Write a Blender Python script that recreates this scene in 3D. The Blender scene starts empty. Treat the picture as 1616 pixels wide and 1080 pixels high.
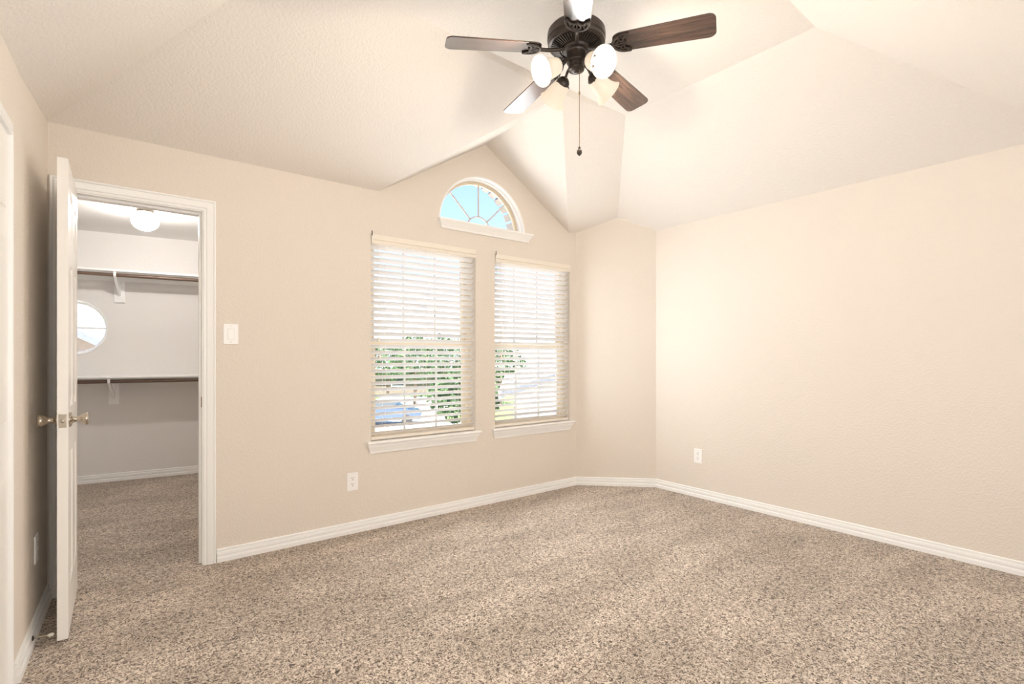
import bpy, bmesh, math, random
from mathutils import Vector, Matrix, noise
sc = bpy.context.scene
COL = sc.collection
rad = math.radians

# ---------------------------------------------------------------- camera, sky, lights, exposure
YAW = rad(52.22536)
cam_d = bpy.data.cameras.new('camera')
cam_d.sensor_width = 36.0
cam_d.lens = 800.243 / 1616 * 36
cam_d.shift_y = 23.85 / 1616
cam_d.clip_start = 0.02
cam_d.clip_end = 500
cam = bpy.data.objects.new('camera', cam_d)
cam.location = (0, 0, 1.22)
cam.rotation_euler = (rad(90), 0, YAW - rad(90))
COL.objects.link(cam)
sc.camera = cam

FW = Vector((math.cos(YAW), math.sin(YAW), 0))
RT = Vector((math.sin(YAW), -math.cos(YAW), 0))

sc.view_settings.view_transform = 'Standard'
sc.view_settings.look = 'None'
sc.view_settings.exposure = 0.08
sc.view_settings.gamma = 1.0
sc.cycles.max_bounces = 14
sc.cycles.diffuse_bounces = 9
sc.cycles.transparent_max_bounces = 16
sc.view_settings.use_curve_mapping = False


def lin(r, g, b):
    f = lambda c: ((c / 255 + 0.055) / 1.055) ** 2.4 if c > 10 else c / 255 / 12.92
    return (f(r), f(g), f(b), 1.0)


world = bpy.data.worlds.new('sky')
sc.world = world
world.use_nodes = True
nt = world.node_tree
nt.nodes.clear()
wo = nt.nodes.new('ShaderNodeOutputWorld')
wb = nt.nodes.new('ShaderNodeBackground')
wb.inputs['Strength'].default_value = 1.6
ramp = nt.nodes.new('ShaderNodeValToRGB')
sep = nt.nodes.new('ShaderNodeSeparateXYZ')
tc = nt.nodes.new('ShaderNodeTexCoord')
nt.links.new(tc.outputs['Generated'], sep.inputs[0])
nt.links.new(sep.outputs['Z'], ramp.inputs[0])
ramp.color_ramp.elements[0].position = 0.0
ramp.color_ramp.elements[0].color = (1.5, 1.55, 1.6, 1)
ramp.color_ramp.elements[1].position = 0.45
ramp.color_ramp.elements[1].color = (0.235, 0.435, 1.0, 1)
e = ramp.color_ramp.elements.new(0.16)
e.color = (0.55, 0.75, 1.15, 1)
nt.links.new(ramp.outputs[0], wb.inputs[0])
nt.links.new(wb.outputs[0], wo.inputs[0])


def lamp(name, kind, loc, energy, color=(1, 1, 1), rot=(0, 0, 0), **kw):
    d = bpy.data.lights.new(name, kind)
    d.energy = energy
    d.color = color
    for k, v in kw.items():
        setattr(d, k, v)
    o = bpy.data.objects.new(name, d)
    o.location = loc
    o.rotation_euler = rot
    COL.objects.link(o)
    return o


# sun high behind the house: lights the street, never enters the windows
lamp('sun', 'SUN', (0, -5, 30), 38.0, (1.0, 0.96, 0.9), (rad(24), 0, rad(15)), angle=rad(0.6))
# soft fill lamp added behind the camera, no known fixture there
BACK_FILL = lamp('fill_light', 'AREA', (1.2, -1.1, 1.45), 50, (0.93, 0.97, 1.0), (rad(102), 0, rad(-8)),
                 shape='RECTANGLE', size=2.6, size_y=1.2)
# daylight of the two windows: what comes through the blinds, and the little that lights them from behind
for x_, w_ in ((1.861, 0.80), (2.937, 0.78)):
    lamp('window_daylight', 'AREA', (x_, 3.4615 - 0.048, 1.38), 16.5, (0.92, 0.97, 1.0), (rad(-90), 0, 0), shape='RECTANGLE', size=w_, size_y=1.30)
    lamp('blind_backlight', 'AREA', (x_, 3.4615 + 0.076, 1.36), 1.7, (0.90, 0.97, 1.0), (rad(-90), 0, 0), shape='RECTANGLE', size=w_, size_y=1.36)
LAMP_W = 19.0        # each lit bulb of the ceiling fan
LAMP_C = (1.0, 0.86, 0.68)
CLOSET_W = 78.0

# ---------------------------------------------------------------- materials
def material(name, color, rough=0.6, metal=0.0, spec=0.5, bump=None, var=None, coat=0.0, trans=0.0):
    m = bpy.data.materials.new(name)
    m.use_nodes = True
    t = m.node_tree
    b = t.nodes['Principled BSDF']
    b.inputs['Base Color'].default_value = color
    b.inputs['Roughness'].default_value = rough
    b.inputs['Metallic'].default_value = metal
    b.inputs['Specular IOR Level'].default_value = spec
    b.inputs['Coat Weight'].default_value = coat
    b.inputs['Coat Roughness'].default_value = 0.08
    tcn = t.nodes.new('ShaderNodeTexCoord')
    if var:
        sc_, amt = var
        n = t.nodes.new('ShaderNodeTexNoise')
        n.inputs['Scale'].default_value = sc_
        n.inputs['Detail'].default_value = 3
        t.links.new(tcn.outputs['Object'], n.inputs['Vector'])
        mx = t.nodes.new('ShaderNodeMix')
        mx.data_type = 'RGBA'
        mx.inputs[6].default_value = tuple(c * (1 - amt) for c in color[:3]) + (1,)
        mx.inputs[7].default_value = tuple(min(1, c * (1 + amt)) for c in color[:3]) + (1,)
        t.links.new(n.outputs['Fac'], mx.inputs[0])
        t.links.new(mx.outputs[2], b.inputs['Base Color'])
    if bump:
        sc_, st, dist = bump
        n = t.nodes.new('ShaderNodeTexNoise')
        n.inputs['Scale'].default_value = sc_
        n.inputs['Detail'].default_value = 4
        n.inputs['Roughness'].default_value = 0.55
        t.links.new(tcn.outputs['Object'], n.inputs['Vector'])
        bp = t.nodes.new('ShaderNodeBump')
        bp.inputs['Strength'].default_value = st
        bp.inputs['Distance'].default_value = dist
        t.links.new(n.outputs['Fac'], bp.inputs['Height'])
        t.links.new(bp.outputs[0], b.inputs['Normal'])
    return m


M = {}
M['wall'] = material('wall_paint', lin(226, 218, 208.5), 0.75, bump=(85, 0.6, 0.007), var=(0.7, 0.012), spec=0.3)
M['ceil'] = material('ceiling_paint', lin(228, 223, 217), 0.8, bump=(75, 0.65, 0.008), var=(0.7, 0.012), spec=0.25)
M['closet'] = material('closet_paint', lin(228, 226, 224), 0.75, bump=(95, 0.4, 0.006), spec=0.3)
M['trim'] = material('white_trim_paint', lin(244, 244, 243), 0.35, var=(6, 0.01))
M['door'] = material('white_door_paint', lin(243, 241, 237), 0.3, var=(6, 0.01))
M['blind'] = material('cream_blind_vinyl', lin(234, 227, 216), 0.4, var=(4, 0.01))
M['vinyl'] = material('almond_window_vinyl', lin(222, 208, 184), 0.45, var=(5, 0.02))
M['muntin'] = material('muntin_paint', lin(214, 211, 202), 0.5, var=(5, 0.02))
M['plate'] = material('white_plastic', lin(244, 243, 242), 0.3, var=(9, 0.01))
M['dark'] = material('dark_slot', lin(60, 55, 50), 0.6, var=(9, 0.02))
M['bronze'] = material('oil_rubbed_bronze', lin(72, 64, 59), 0.36, 0.6, var=(30, 0.15))
M['nickel'] = material('brushed_nickel', lin(186, 176, 162), 0.24, 0.95, var=(30, 0.06))
M['brass'] = material('pull_chain_metal', lin(150, 125, 90), 0.35, 0.8, var=(60, 0.1))
M['rod'] = material('brown_metal_rod', lin(104, 84, 72), 0.4, 0.25, var=(12, 0.08))
M['cord'] = material('cord_white', lin(240, 234, 222), 0.6, var=(40, 0.02))
M['rubber'] = material('white_rubber', lin(228, 224, 216), 0.6, var=(40, 0.02))
M['brick'] = material('brick_tan', lin(188, 178, 168), 0.85, bump=(60, 0.6, 0.01), var=(14, 0.2))
M['grass'] = material('lawn_grass', lin(84, 106, 52), 0.9, bump=(9, 0.6, 0.05), var=(1.3, 0.35))
M['leaf'] = material('leaf_green', lin(56, 84, 44), 0.7, bump=(6, 0.8, 0.2), var=(3.0, 0.55))
M['bark'] = material('bark', lin(100, 85, 70), 0.9, bump=(14, 0.8, 0.04), var=(8, 0.25))
M['concrete'] = material('concrete', lin(226, 222, 214), 0.85, bump=(20, 0.3, 0.01), var=(0.9, 0.06))
M['siding'] = material('house_siding', lin(150, 149, 148), 0.8, var=(3, 0.05))
M['facade'] = material('house_brick_wall', lin(128, 114, 105), 0.85, bump=(18, 0.4, 0.02), var=(5, 0.14))
M['shingle'] = material('roof_shingle', lin(92, 95, 103), 0.9, bump=(7, 0.6, 0.04), var=(6, 0.18))
M['carpaint'] = material('blue_car_paint', lin(38, 62, 98), 0.25, 0.3, coat=0.6, var=(2, 0.03))
M['glassdark'] = material('tinted_glass', lin(50, 60, 70), 0.1, var=(3, 0.05))
M['tyre'] = material('tyre_rubber', lin(38, 38, 40), 0.8, var=(20, 0.1))


def glass_mat():
    m = bpy.data.materials.new('window_glass')
    m.use_nodes = True
    t = m.node_tree
    t.nodes.clear()
    o = t.nodes.new('ShaderNodeOutputMaterial')
    tr = t.nodes.new('ShaderNodeBsdfTransparent')
    tr.inputs[0].default_value = (0.97, 0.985, 0.98, 1)
    gl = t.nodes.new('ShaderNodeBsdfGlossy')
    gl.inputs['Roughness'].default_value = 0.02
    fr = t.nodes.new('ShaderNodeFresnel')
    fr.inputs[0].default_value = 1.25
    mx = t.nodes.new('ShaderNodeMixShader')
    t.links.new(fr.outputs[0], mx.inputs[0])
    t.links.new(tr.outputs[0], mx.inputs[1])
    t.links.new(gl.outputs[0], mx.inputs[2])
    t.links.new(mx.outputs[0], o.inputs[0])
    return m


M['glass'] = glass_mat()


def frosted(name, color, emit=None, clear=0.0, tmix=0.5, tcol=None):
    m = bpy.data.materials.new(name)
    m.use_nodes = True
    t = m.node_tree
    t.nodes.clear()
    o = t.nodes.new('ShaderNodeOutputMaterial')
    d = t.nodes.new('ShaderNodeBsdfDiffuse')
    d.inputs[0].default_value = color
    tl = t.nodes.new('ShaderNodeBsdfTranslucent')
    tl.inputs[0].default_value = tcol or color
    g = t.nodes.new('ShaderNodeBsdfGlossy')
    g.inputs['Roughness'].default_value = 0.25
    fr = t.nodes.new('ShaderNodeFresnel')
    fr.inputs[0].default_value = 1.35
    m1 = t.nodes.new('ShaderNodeMixShader')
    m1.inputs[0].default_value = tmix
    m2 = t.nodes.new('ShaderNodeMixShader')
    t.links.new(d.outputs[0], m1.inputs[1])
    t.links.new(tl.outputs[0], m1.inputs[2])
    t.links.new(fr.outputs[0], m2.inputs[0])
    t.links.new(m1.outputs[0], m2.inputs[1])
    t.links.new(g.outputs[0], m2.inputs[2])
    out = m2
    if emit:
        em = t.nodes.new('ShaderNodeEmission')
        em.inputs[0].default_value = emit[0]
        em.inputs[1].default_value = emit[1]
        ad = t.nodes.new('ShaderNodeAddShader')
        t.links.new(m2.outputs[0], ad.inputs[0])
        t.links.new(em.outputs[0], ad.inputs[1])
        out = ad
    if clear:
        tp = t.nodes.new('ShaderNodeBsdfTransparent')
        m3 = t.nodes.new('ShaderNodeMixShader')
        m3.inputs[0].default_value = clear
        t.links.new(out.outputs[0], m3.inputs[1])
        t.links.new(tp.outputs[0], m3.inputs[2])
        out = m3
    t.links.new(out.outputs[0], o.inputs[0])
    return m


M['shade_lit'] = frosted('lit_frosted_glass', (0.92, 0.87, 0.8, 1), ((1, 0.83, 0.62, 1), 0.45), tcol=(0.14, 0.116, 0.09, 1))
M['shade_off'] = frosted('frosted_glass', (0.94, 0.93, 0.90, 1))
M['globe'] = frosted('lit_globe_glass', (0.95, 0.9, 0.82, 1), ((1.0, 0.86, 0.68, 1), 0.6), 0.35)


def emission(name, color, s):
    m = bpy.data.materials.new(name)
    m.use_nodes = True
    t = m.node_tree
    t.nodes.clear()
    o = t.nodes.new('ShaderNodeOutputMaterial')
    em = t.nodes.new('ShaderNodeEmission')
    em.inputs[0].default_value = color
    em.inputs[1].default_value = s
    t.links.new(em.outputs[0], o.inputs[0])
    return m


M['slat'] = frosted('slat_vinyl', (0.92, 0.905, 0.88, 1), tmix=0.05)
M['bulb'] = emission('lit_bulb', (1, 0.85, 0.62, 1), 3.0)
M['bulb_off'] = material('unlit_bulb', lin(225, 222, 215), 0.3, var=(30, 0.01))


def wood_mat():
    m = material('dark_walnut', lin(70, 52, 46), 0.26, spec=0.6, coat=0.5)
    t = m.node_tree
    b = t.nodes['Principled BSDF']
    b.inputs['Coat Roughness'].default_value = 0.12
    b.inputs['Coat IOR'].default_value = 1.7
    tcn = t.nodes.new('ShaderNodeTexCoord')
    mp = t.nodes.new('ShaderNodeMapping')
    mp.inputs['Scale'].default_value = (2.2, 34, 10)
    n = t.nodes.new('ShaderNodeTexNoise')
    n.inputs['Scale'].default_value = 1.6
    n.inputs['Detail'].default_value = 5
    n.inputs['Distortion'].default_value = 0.7
    cr = t.nodes.new('ShaderNodeValToRGB')
    cr.color_ramp.elements[0].position = 0.32
    cr.color_ramp.elements[0].color = lin(50, 39, 36)
    cr.color_ramp.elements[1].position = 0.75
    cr.color_ramp.elements[1].color = lin(92, 72, 63)
    t.links.new(tcn.outputs['Object'], mp.inputs[0])
    t.links.new(mp.outputs[0], n.inputs['Vector'])
    t.links.new(n.outputs['Fac'], cr.inputs[0])
    t.links.new(cr.outputs[0], b.inputs['Base Color'])
    return m


M['wood'] = wood_mat()


def carpet_mat():
    m = bpy.data.materials.new('speckled_carpet')
    m.use_nodes = True
    t = m.node_tree
    b = t.nodes['Principled BSDF']
    b.inputs['Roughness'].default_value = 0.95
    b.inputs['Specular IOR Level'].default_value = 0.1
    b.inputs['Sheen Weight'].default_value = 0.25
    tcn = t.nodes.new('ShaderNodeTexCoord')
    # yarn tufts: warped, stretched flecks
    n = t.nodes.new('ShaderNodeTexNoise')
    n.inputs['Scale'].default_value = 80
    n.inputs['Detail'].default_value = 2.5
    n.inputs['Roughness'].default_value = 0.65
    n.inputs['Distortion'].default_value = 1.6
    t.links.new(tcn.outputs['Object'], n.inputs['Vector'])
    cr = t.nodes.new('ShaderNodeValToRGB')
    els = cr.color_ramp.elements
    els[0].position = 0.375
    els[0].color = lin(66, 53, 44)
    els[1].position = 0.60
    els[1].color = lin(231, 219, 205)
    for p, c in ((0.43, (128, 111, 97)), (0.50, (182, 166, 150))):
        e = els.new(p)
        e.color = lin(*c)
    t.links.new(n.outputs['Fac'], cr.inputs[0])
    # vacuum marks: pile brushed lighter in broad soft strokes
    mp = t.nodes.new('ShaderNodeMapping')
    mp.inputs['Rotation'].default_value = (0, 0, rad(28))
    mp.inputs['Scale'].default_value = (1.0, 2.6, 1)
    t.links.new(tcn.outputs['Object'], mp.inputs[0])
    n2 = t.nodes.new('ShaderNodeTexNoise')
    n2.inputs['Scale'].default_value = 1.5
    n2.inputs['Detail'].default_value = 2.5
    n2.inputs['Distortion'].default_value = 0.6
    t.links.new(mp.outputs[0], n2.inputs['Vector'])
    cr2 = t.nodes.new('ShaderNodeValToRGB')
    cr2.color_ramp.elements[0].position = 0.40
    cr2.color_ramp.elements[0].color = (0.80, 0.79, 0.775, 1)
    cr2.color_ramp.elements[1].position = 0.62
    cr2.color_ramp.elements[1].color = (1.03, 1.03, 1.03, 1)
    t.links.new(n2.outputs['Fac'], cr2.inputs[0])
    mx = t.nodes.new('ShaderNodeMix')
    mx.data_type = 'RGBA'
    mx.blend_type = 'MULTIPLY'
    mx.inputs[0].default_value = 1.0
    t.links.new(cr.outputs[0], mx.inputs[6])
    t.links.new(cr2.outputs[0], mx.inputs[7])
    t.links.new(mx.outputs[2], b.inputs['Base Color'])
    bp = t.nodes.new('ShaderNodeBump')
    bp.inputs['Strength'].default_value = 0.8
    bp.inputs['Distance'].default_value = 0.008
    t.links.new(n.outputs['Fac'], bp.inputs['Height'])
    t.links.new(bp.outputs[0], b.inputs['Normal'])
    return m


M['carpet'] = carpet_mat()

# ---------------------------------------------------------------- helpers
WORLD = {}          # object -> world origin of its local frame (no rotations except where noted)


def link(o, parent=None):
    COL.objects.link(o)
    if parent:
        o.parent = parent
    return o


def tag(o, label=None, cat=None, group=None, kind=None):
    if label:
        o['label'] = label
    if cat:
        o['category'] = cat
    if group:
        o['group'] = group
    if kind:
        o['kind'] = kind
    return o


def thing(name, label, cat, loc, group=None, kind=None):
    o = bpy.data.objects.new(name, None)
    o.empty_display_size = 0.05
    o.location = loc
    link(o)
    WORLD[o.name] = Vector(loc)
    tag(o, label, cat, group, kind)
    return o


def obj(name, bm, m, parent=None, loc=None, smooth=False, local=False, normals=True):
    """bm in world coordinates (local=True: already in the parent's frame)."""
    if normals:
        bmesh.ops.recalc_face_normals(bm, faces=bm.faces)
    me = bpy.data.meshes.new(name)
    if parent is not None:
        base = WORLD[parent.name]
    else:
        base = Vector(loc) if loc is not None else Vector((0, 0, 0))
    if not local and base.length > 0:
        bmesh.ops.translate(bm, verts=bm.verts, vec=-base)
    bm.to_mesh(me)
    bm.free()
    if smooth:
        for p in me.polygons:
            p.use_smooth = True
        try:
            me.set_sharp_from_angle(angle=rad(smooth if smooth is not True else 40))
        except Exception:
            pass
    me.materials.append(m)
    o = bpy.data.objects.new(name, me)
    if parent is None:
        o.location = base
    link(o, parent)
    WORLD[o.name] = base
    return o


def box(bm, lo, hi, mat=None, bevel=0):
    r = bmesh.ops.create_cube(bm, size=1)
    vs = r['verts']
    lo, hi = Vector(lo), Vector(hi)
    for v in vs:
        v.co = Vector((lo[i] + (v.co[i] + 0.5) * (hi[i] - lo[i]) for i in range(3)))
    if bevel:
        es = {e for v in vs for e in v.link_edges}
        r2 = bmesh.ops.bevel(bm, geom=list(es), offset=bevel, segments=2, profile=0.6, affect='EDGES')
        vs = [v for v in r2['verts']]
        vs = list({v for f in r2['faces'] for v in f.verts} | set(vs))
    if mat:
        for v in vs:
            v.co = mat @ v.co
    return vs


def lathe(bm, prof, seg=32, mat=None, closed=False):
    rings = []
    for r, z in prof:
        if r < 1e-5:
            rings.append([bm.verts.new((0, 0, z))])
        else:
            rings.append([bm.verts.new((r * math.cos(2 * math.pi * i / seg), r * math.sin(2 * math.pi * i / seg), z))
                          for i in range(seg)])
    if closed:
        rings.append(rings[0])
    for a, b in zip(rings, rings[1:]):
        for i in range(seg):
            j = (i + 1) % seg
            if len(a) == 1 and len(b) == 1:
                continue
            if len(a) == 1:
                bm.faces.new((a[0], b[i], b[j]))
            elif len(b) == 1:
                bm.faces.new((a[i], a[j], b[0]))
            else:
                bm.faces.new((a[i], a[j], b[j], b[i]))
    if mat:
        for v in {v for r in rings for v in r}:
            v.co = mat @ v.co


def tube(bm, pts, r, seg=10, cap=True):
    pts = [Vector(p) for p in pts]
    rs = r if isinstance(r, (list, tuple)) else [r] * len(pts)
    rings = []
    up = None
    for i, p in enumerate(pts):
        d = (pts[min(i + 1, len(pts) - 1)] - pts[max(i - 1, 0)]).normalized()
        if up is None:
            up = Vector((0, 0, 1)) if abs(d.z) < 0.9 else Vector((1, 0, 0))
        a = d.cross(up).normalized()
        b = a.cross(d).normalized()
        up = b
        rings.append([bm.verts.new(p + rs[i] * (math.cos(2 * math.pi * k / seg) * a + math.sin(2 * math.pi * k / seg) * b))
                      for k in range(seg)])
    for x, y in zip(rings, rings[1:]):
        for k in range(seg):
            j = (k + 1) % seg
            bm.faces.new((x[k], x[j], y[j], y[k]))
    if cap:
        bm.faces.new(rings[0])
        bm.faces.new(rings[-1])


def sweep(bm, path, prof, nrm, closed=False):
    """profile (a, b): a = offset to the left of travel within the plane, b = offset along nrm; mitred."""
    nrm = Vector(nrm).normalized()
    P = [Vector(p) for p in path]
    n = len(P)
    secs = []
    for i in range(n):
        dp = (P[i] - P[i - 1]).normalized() if (i > 0 or closed) else None
        dn = (P[(i + 1) % n] - P[i]).normalized() if (i < n - 1 or closed) else None
        if dp is None:
            dp = dn
        if dn is None:
            dn = dp
        lp, ln = nrm.cross(dp), nrm.cross(dn)
        m = lp + ln
        m = m / max(1e-6, (m.dot(lp)))
        secs.append([bm.verts.new(P[i] + a * m + b * nrm) for a, b in prof])
    if closed:
        secs.append(secs[0])
    k = len(prof)
    for s, t in zip(secs, secs[1:]):
        for i in range(k):
            j = (i + 1) % k
            bm.faces.new((s[i], s[j], t[j], t[i]))
    if not closed:
        bm.faces.new(secs[0])
        bm.faces.new(secs[-1])


def slab_bm(outline, holes, origin, dirv, nout, thick):
    """a wall: 2-D outline with holes (s along dirv, z up) given thickness along nout."""
    cu = bpy.data.curves.new('tmp', 'CURVE')
    cu.dimensions = '2D'
    cu.fill_mode = 'BOTH'
    cu.extrude = thick / 2
    for loop in [outline] + holes:
        sp = cu.splines.new('POLY')
        sp.points.add(len(loop) - 1)
        for q, (s, z) in zip(sp.points, loop):
            q.co = (s, z, 0, 1)
        sp.use_cyclic_u = True
    to = bpy.data.objects.new('tmp', cu)
    COL.objects.link(to)
    dg = bpy.context.evaluated_depsgraph_get()
    me = bpy.data.meshes.new_from_object(to.evaluated_get(dg))
    bpy.data.objects.remove(to)
    bpy.data.curves.remove(cu)
    bm = bmesh.new()
    bm.from_mesh(me)
    bpy.data.meshes.remove(me)
    bmesh.ops.remove_doubles(bm, verts=bm.verts, dist=1e-5)
    o, d, nn = Vector(origin), Vector(dirv).normalized(), Vector(nout).normalized()
    for v in bm.verts:
        s, z, w = v.co
        v.co = o + s * d + Vector((0, 0, z)) + nn * (w + thick / 2)
    return bm


def struct(name, bm, m, parent=None, **kw):
    o = obj(name, bm, m, parent, **kw)
    if parent is None:
        o['kind'] = 'structure'
    return o


def rect(a0, z0, a1, z1):
    return [(a0, z0), (a1, z0), (a1, z1), (a0, z1)]


def T(x, y, z):
    return Matrix.Translation((x, y, z))


def axis_mat(origin, z_axis, x_hint=(0, 0, 1)):
    z = Vector(z_axis).normalized()
    x = Vector(x_hint)
    x = (x - z * x.dot(z))
    if x.length < 1e-4:
        x = Vector((1, 0, 0)) - z * z.x
    x.normalize()
    y = z.cross(x)
    m = Matrix((x, y, z)).transposed().to_4x4()
    m.translation = Vector(origin)
    return m


# ---------------------------------------------------------------- the room's plan
YW = 3.4615          # window wall
XR = 3.9906          # right wall
XC, YC = 3.4576, 2.9382   # chamfered corner
HW = 2.41            # eave height
HF = 2.95            # flat of the vault
WT = 0.14
LC = Vector((-0.286, YW, 0))                      # left corner
LD = Vector((-0.03, -1, 0)).normalized()          # along the left wall, towards the camera
LN = Vector((1, -0.03, 0)).normalized()           # left wall's face, into the room


def L(s, z, off=0.0):
    return LC + LD * s + LN * off + Vector((0, 0, z))


LEND = 4.75
CP0 = Vector((-0.297, 6.386, 0))                  # closet back wall
CE = Vector((0.9911, -0.1331, 0))
CN = Vector((-0.1331, -0.9911, 0))                # into the closet


def CB(s, z, off=0.0):
    return CP0 + CE * s + CN * off + Vector((0, 0, z))


CLX, CRX = -1.35, 1.22
cb_l = CB((CLX - CP0.x) / CE.x, 0)
cb_r = CB((CRX - CP0.x) / CE.x, 0)

# floor (carpet): bedroom, closet, hall
bm = bmesh.new()
fl = [L(LEND, 0), (XR, -1.25, 0), (XR, YC, 0), (XC, YW, 0), (CRX, YW, 0), cb_r, cb_l,
      (CLX, YW, 0), L(0, 0)]
vs = [bm.verts.new(p) for p in fl]
f = bm.faces.new(vs)
bmesh.ops.triangulate(bm, faces=[f])
r = bmesh.ops.extrude_face_region(bm, geom=list(bm.faces))
bmesh.ops.translate(bm, verts=[g for g in r['geom'] if isinstance(g, bmesh.types.BMVert)], vec=(0, 0, -0.12))
struct('floor', bm, M['carpet'])

# ceiling of the vault
T0 = (0.587, 2.326, HF)
T1 = (2.865, 2.37, HF)
T2 = (2.885, 1.125, HF)
T3 = (0.587, 1.08, HF)
GL = (1.470, YW, HW)
GA = (2.403, YW, 2.985)
GE = (2.266, 2.395, 2.917)
GR = (3.357, YW, HW - 0.012)
CK = (3.738, 3.186, 2.541)
KL = (-0.286, YW, HW)
KC = (XC, YW, HW)
RC = (XR, YC, HW)
RS = (XR, 0.29, HW)
D2 = (XR, 0.05, 2.254)
D3 = tuple(L(3.41, 2.254))
B1 = tuple(L(0.66, 2.331))
B2 = tuple(L(1.05, 2.318))
B3 = tuple(L(3.0, 2.30))
polys = [
    [KL, GL, GE, T0], [GE, GR, KC, CK, T1], [GE, T1, T0],
    [GL, GA, GE], [GA, GR, GE],
    [CK, RC, RS, T2, T1],
    [T0, T1, T2, T3],
    [T2, RS, D2, D3, T3],
    [KL, T0, B1], [B1, T0, B2], [B2, T0, T3], [B2, T3, B3], [B3, T3, D3],
    [D2, (XR, -1.25, 2.254), tuple(L(LEND, 2.254)), D3],
]
bm = bmesh.new()
cache = {}


def cv(p):
    k = tuple(round(c, 5) for c in p)
    if k not in cache:
        cache[k] = bm.verts.new(p)
    return cache[k]


for P in polys:
    f = bm.faces.new([cv(p) for p in P])
bmesh.ops.triangulate(bm, faces=[f for f in bm.faces if len(f.verts) > 3])
ceil = struct('ceiling', bm, M['ceil'])

# walls -----------------------------------------------------------------
TOP = 3.12
D_X0, D_X1, D_Z = -0.225, 0.400, 2.085            # rough door opening
W1 = (1.415, 2.306, 0.600, 2.098)
W2 = (2.500, 3.374, 0.600, 2.092)
AX, AZ, AR = 2.392, 2.285, 0.432                  # arch window
arch = [(AX - AR, AZ - 0.02), (AX + AR, AZ - 0.02)] + [(AX + AR * math.cos(a), AZ + AR * math.sin(a) * 0.975)
                                                      for a in [math.pi * i / 40 for i in range(41)]]
out = [(CLX - 0.14, 0), (D_X0, 0), (D_X0, D_Z), (D_X1, D_Z), (D_X1, 0), (3.56, 0), (3.56, TOP), (CLX - 0.14, TOP)]
bm = slab_bm(out, [rect(W1[0], W1[2], W1[1], W1[3]), rect(W2[0], W2[2], W2[1], W2[3]), arch],
             (0, YW, 0), (1, 0, 0), (0, 1, 0), WT)
struct('wall_back', bm, M['wall'])
cd = Vector((XR - XC, YC - YW, 0))
cl = cd.length
bm = slab_bm(rect(0, 0, cl, TOP), [], (XC, YW, 0), cd, (YW - YC, XR - XC, 0), WT)
struct('wall_corner', bm, M['wall'])
bm = slab_bm(rect(0, 0, YC + 1.39, TOP), [], (XR, YC, 0), (0, -1, 0), (1, 0, 0), WT)
struct('wall_right', bm, M['wall'])
bm = slab_bm(rect(0, 0, LEND + 0.1, TOP), [], LC, LD, -LN, 0.115)
struct('wall_left', bm, M['wall'])
bm = bmesh.new()
box(bm, (-0.6, -1.37, 0), (XR + WT, -1.25, TOP))
struct('wall_front', bm, M['wall'])

# closet shell
SW = -0.052                                       # round window centre along the closet wall
SR = 0.270
ring = [(SW + SR * math.cos(2 * math.pi * i / 64), 1.505 + SR * math.sin(2 * math.pi * i / 64)) for i in range(64)]
s_l = (CLX - CP0.x) / CE.x - 0.1
s_r = (CRX - CP0.x) / CE.x + 0.1
bm = slab_bm(rect(s_l, 0, s_r, 2.6), [ring], CP0, CE, -CN, WT)
struct('wall_closet_back', bm, M['closet'])
bm = bmesh.new()
box(bm, (CLX - 0.12, YW + WT, 0), (CLX, 6.75, 2.6))
struct('wall_closet_left', bm, M['closet'])
bm = bmesh.new()
box(bm, (CRX, YW + WT, 0), (CRX + 0.14, 6.40, 2.6))
struct('wall_closet_right', bm, M['closet'])
bm = bmesh.new()
box(bm, (CLX - 0.12, YW + WT, 2.44), (CRX + 0.14, 6.75, 2.56))
struct('ceiling_closet', bm, M['closet'])

# baseboards ---------------------------------------------------------------
BP = [(0, 0), (0.020, 0), (0.020, 0.023), (0.018, 0.0265), (0.0080, 0.0275), (0.0065, 0.0325), (0.0080, 0.0375), (0.0150, 0.0385), (0.0165, 0.043),
      (0.0150, 0.0555), (0.0100, 0.0570), (0.0030, 0.0580), (0.0025, 0.0620), (0.0030, 0.0645), (0.0095, 0.066), (0.0095, 0.072), (0.0060, 0.0760), (0.0, 0.0765)]


def baseboard(name, pts):
    bm = bmesh.new()
    sweep(bm, pts, BP, (0, 0, 1))
    return struct(name, bm, M['trim'], smooth=25)


# travel so that the room lies to the left
baseboard('baseboard_back', [(XR, -1.25, 0), (XR, YC, 0), (XC, YW, 0), (0.459, YW, 0)])
baseboard('baseboard_left', [(-0.281, YW, 0), L(0, 0), L(0.833, 0)])
baseboard('baseboard_closet', [(CRX, YW + WT, 0), cb_r, cb_l, (CLX, YW + WT, 0)])

# doorway to the closet ----------------------------------------------------------
JX0, JX1, JZ = -0.209, 0.385, 2.072
bm = bmesh.new()
sweep(bm, [(JX1, YW - 0.001, 0), (JX1, YW - 0.001, JZ), (JX0, YW - 0.001, JZ), (JX0, YW - 0.001, 0)],
      [(0, 0), (-0.015, 0), (-0.015, -WT - 0.002), (0, -WT - 0.002)], (0, -1, 0))
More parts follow.
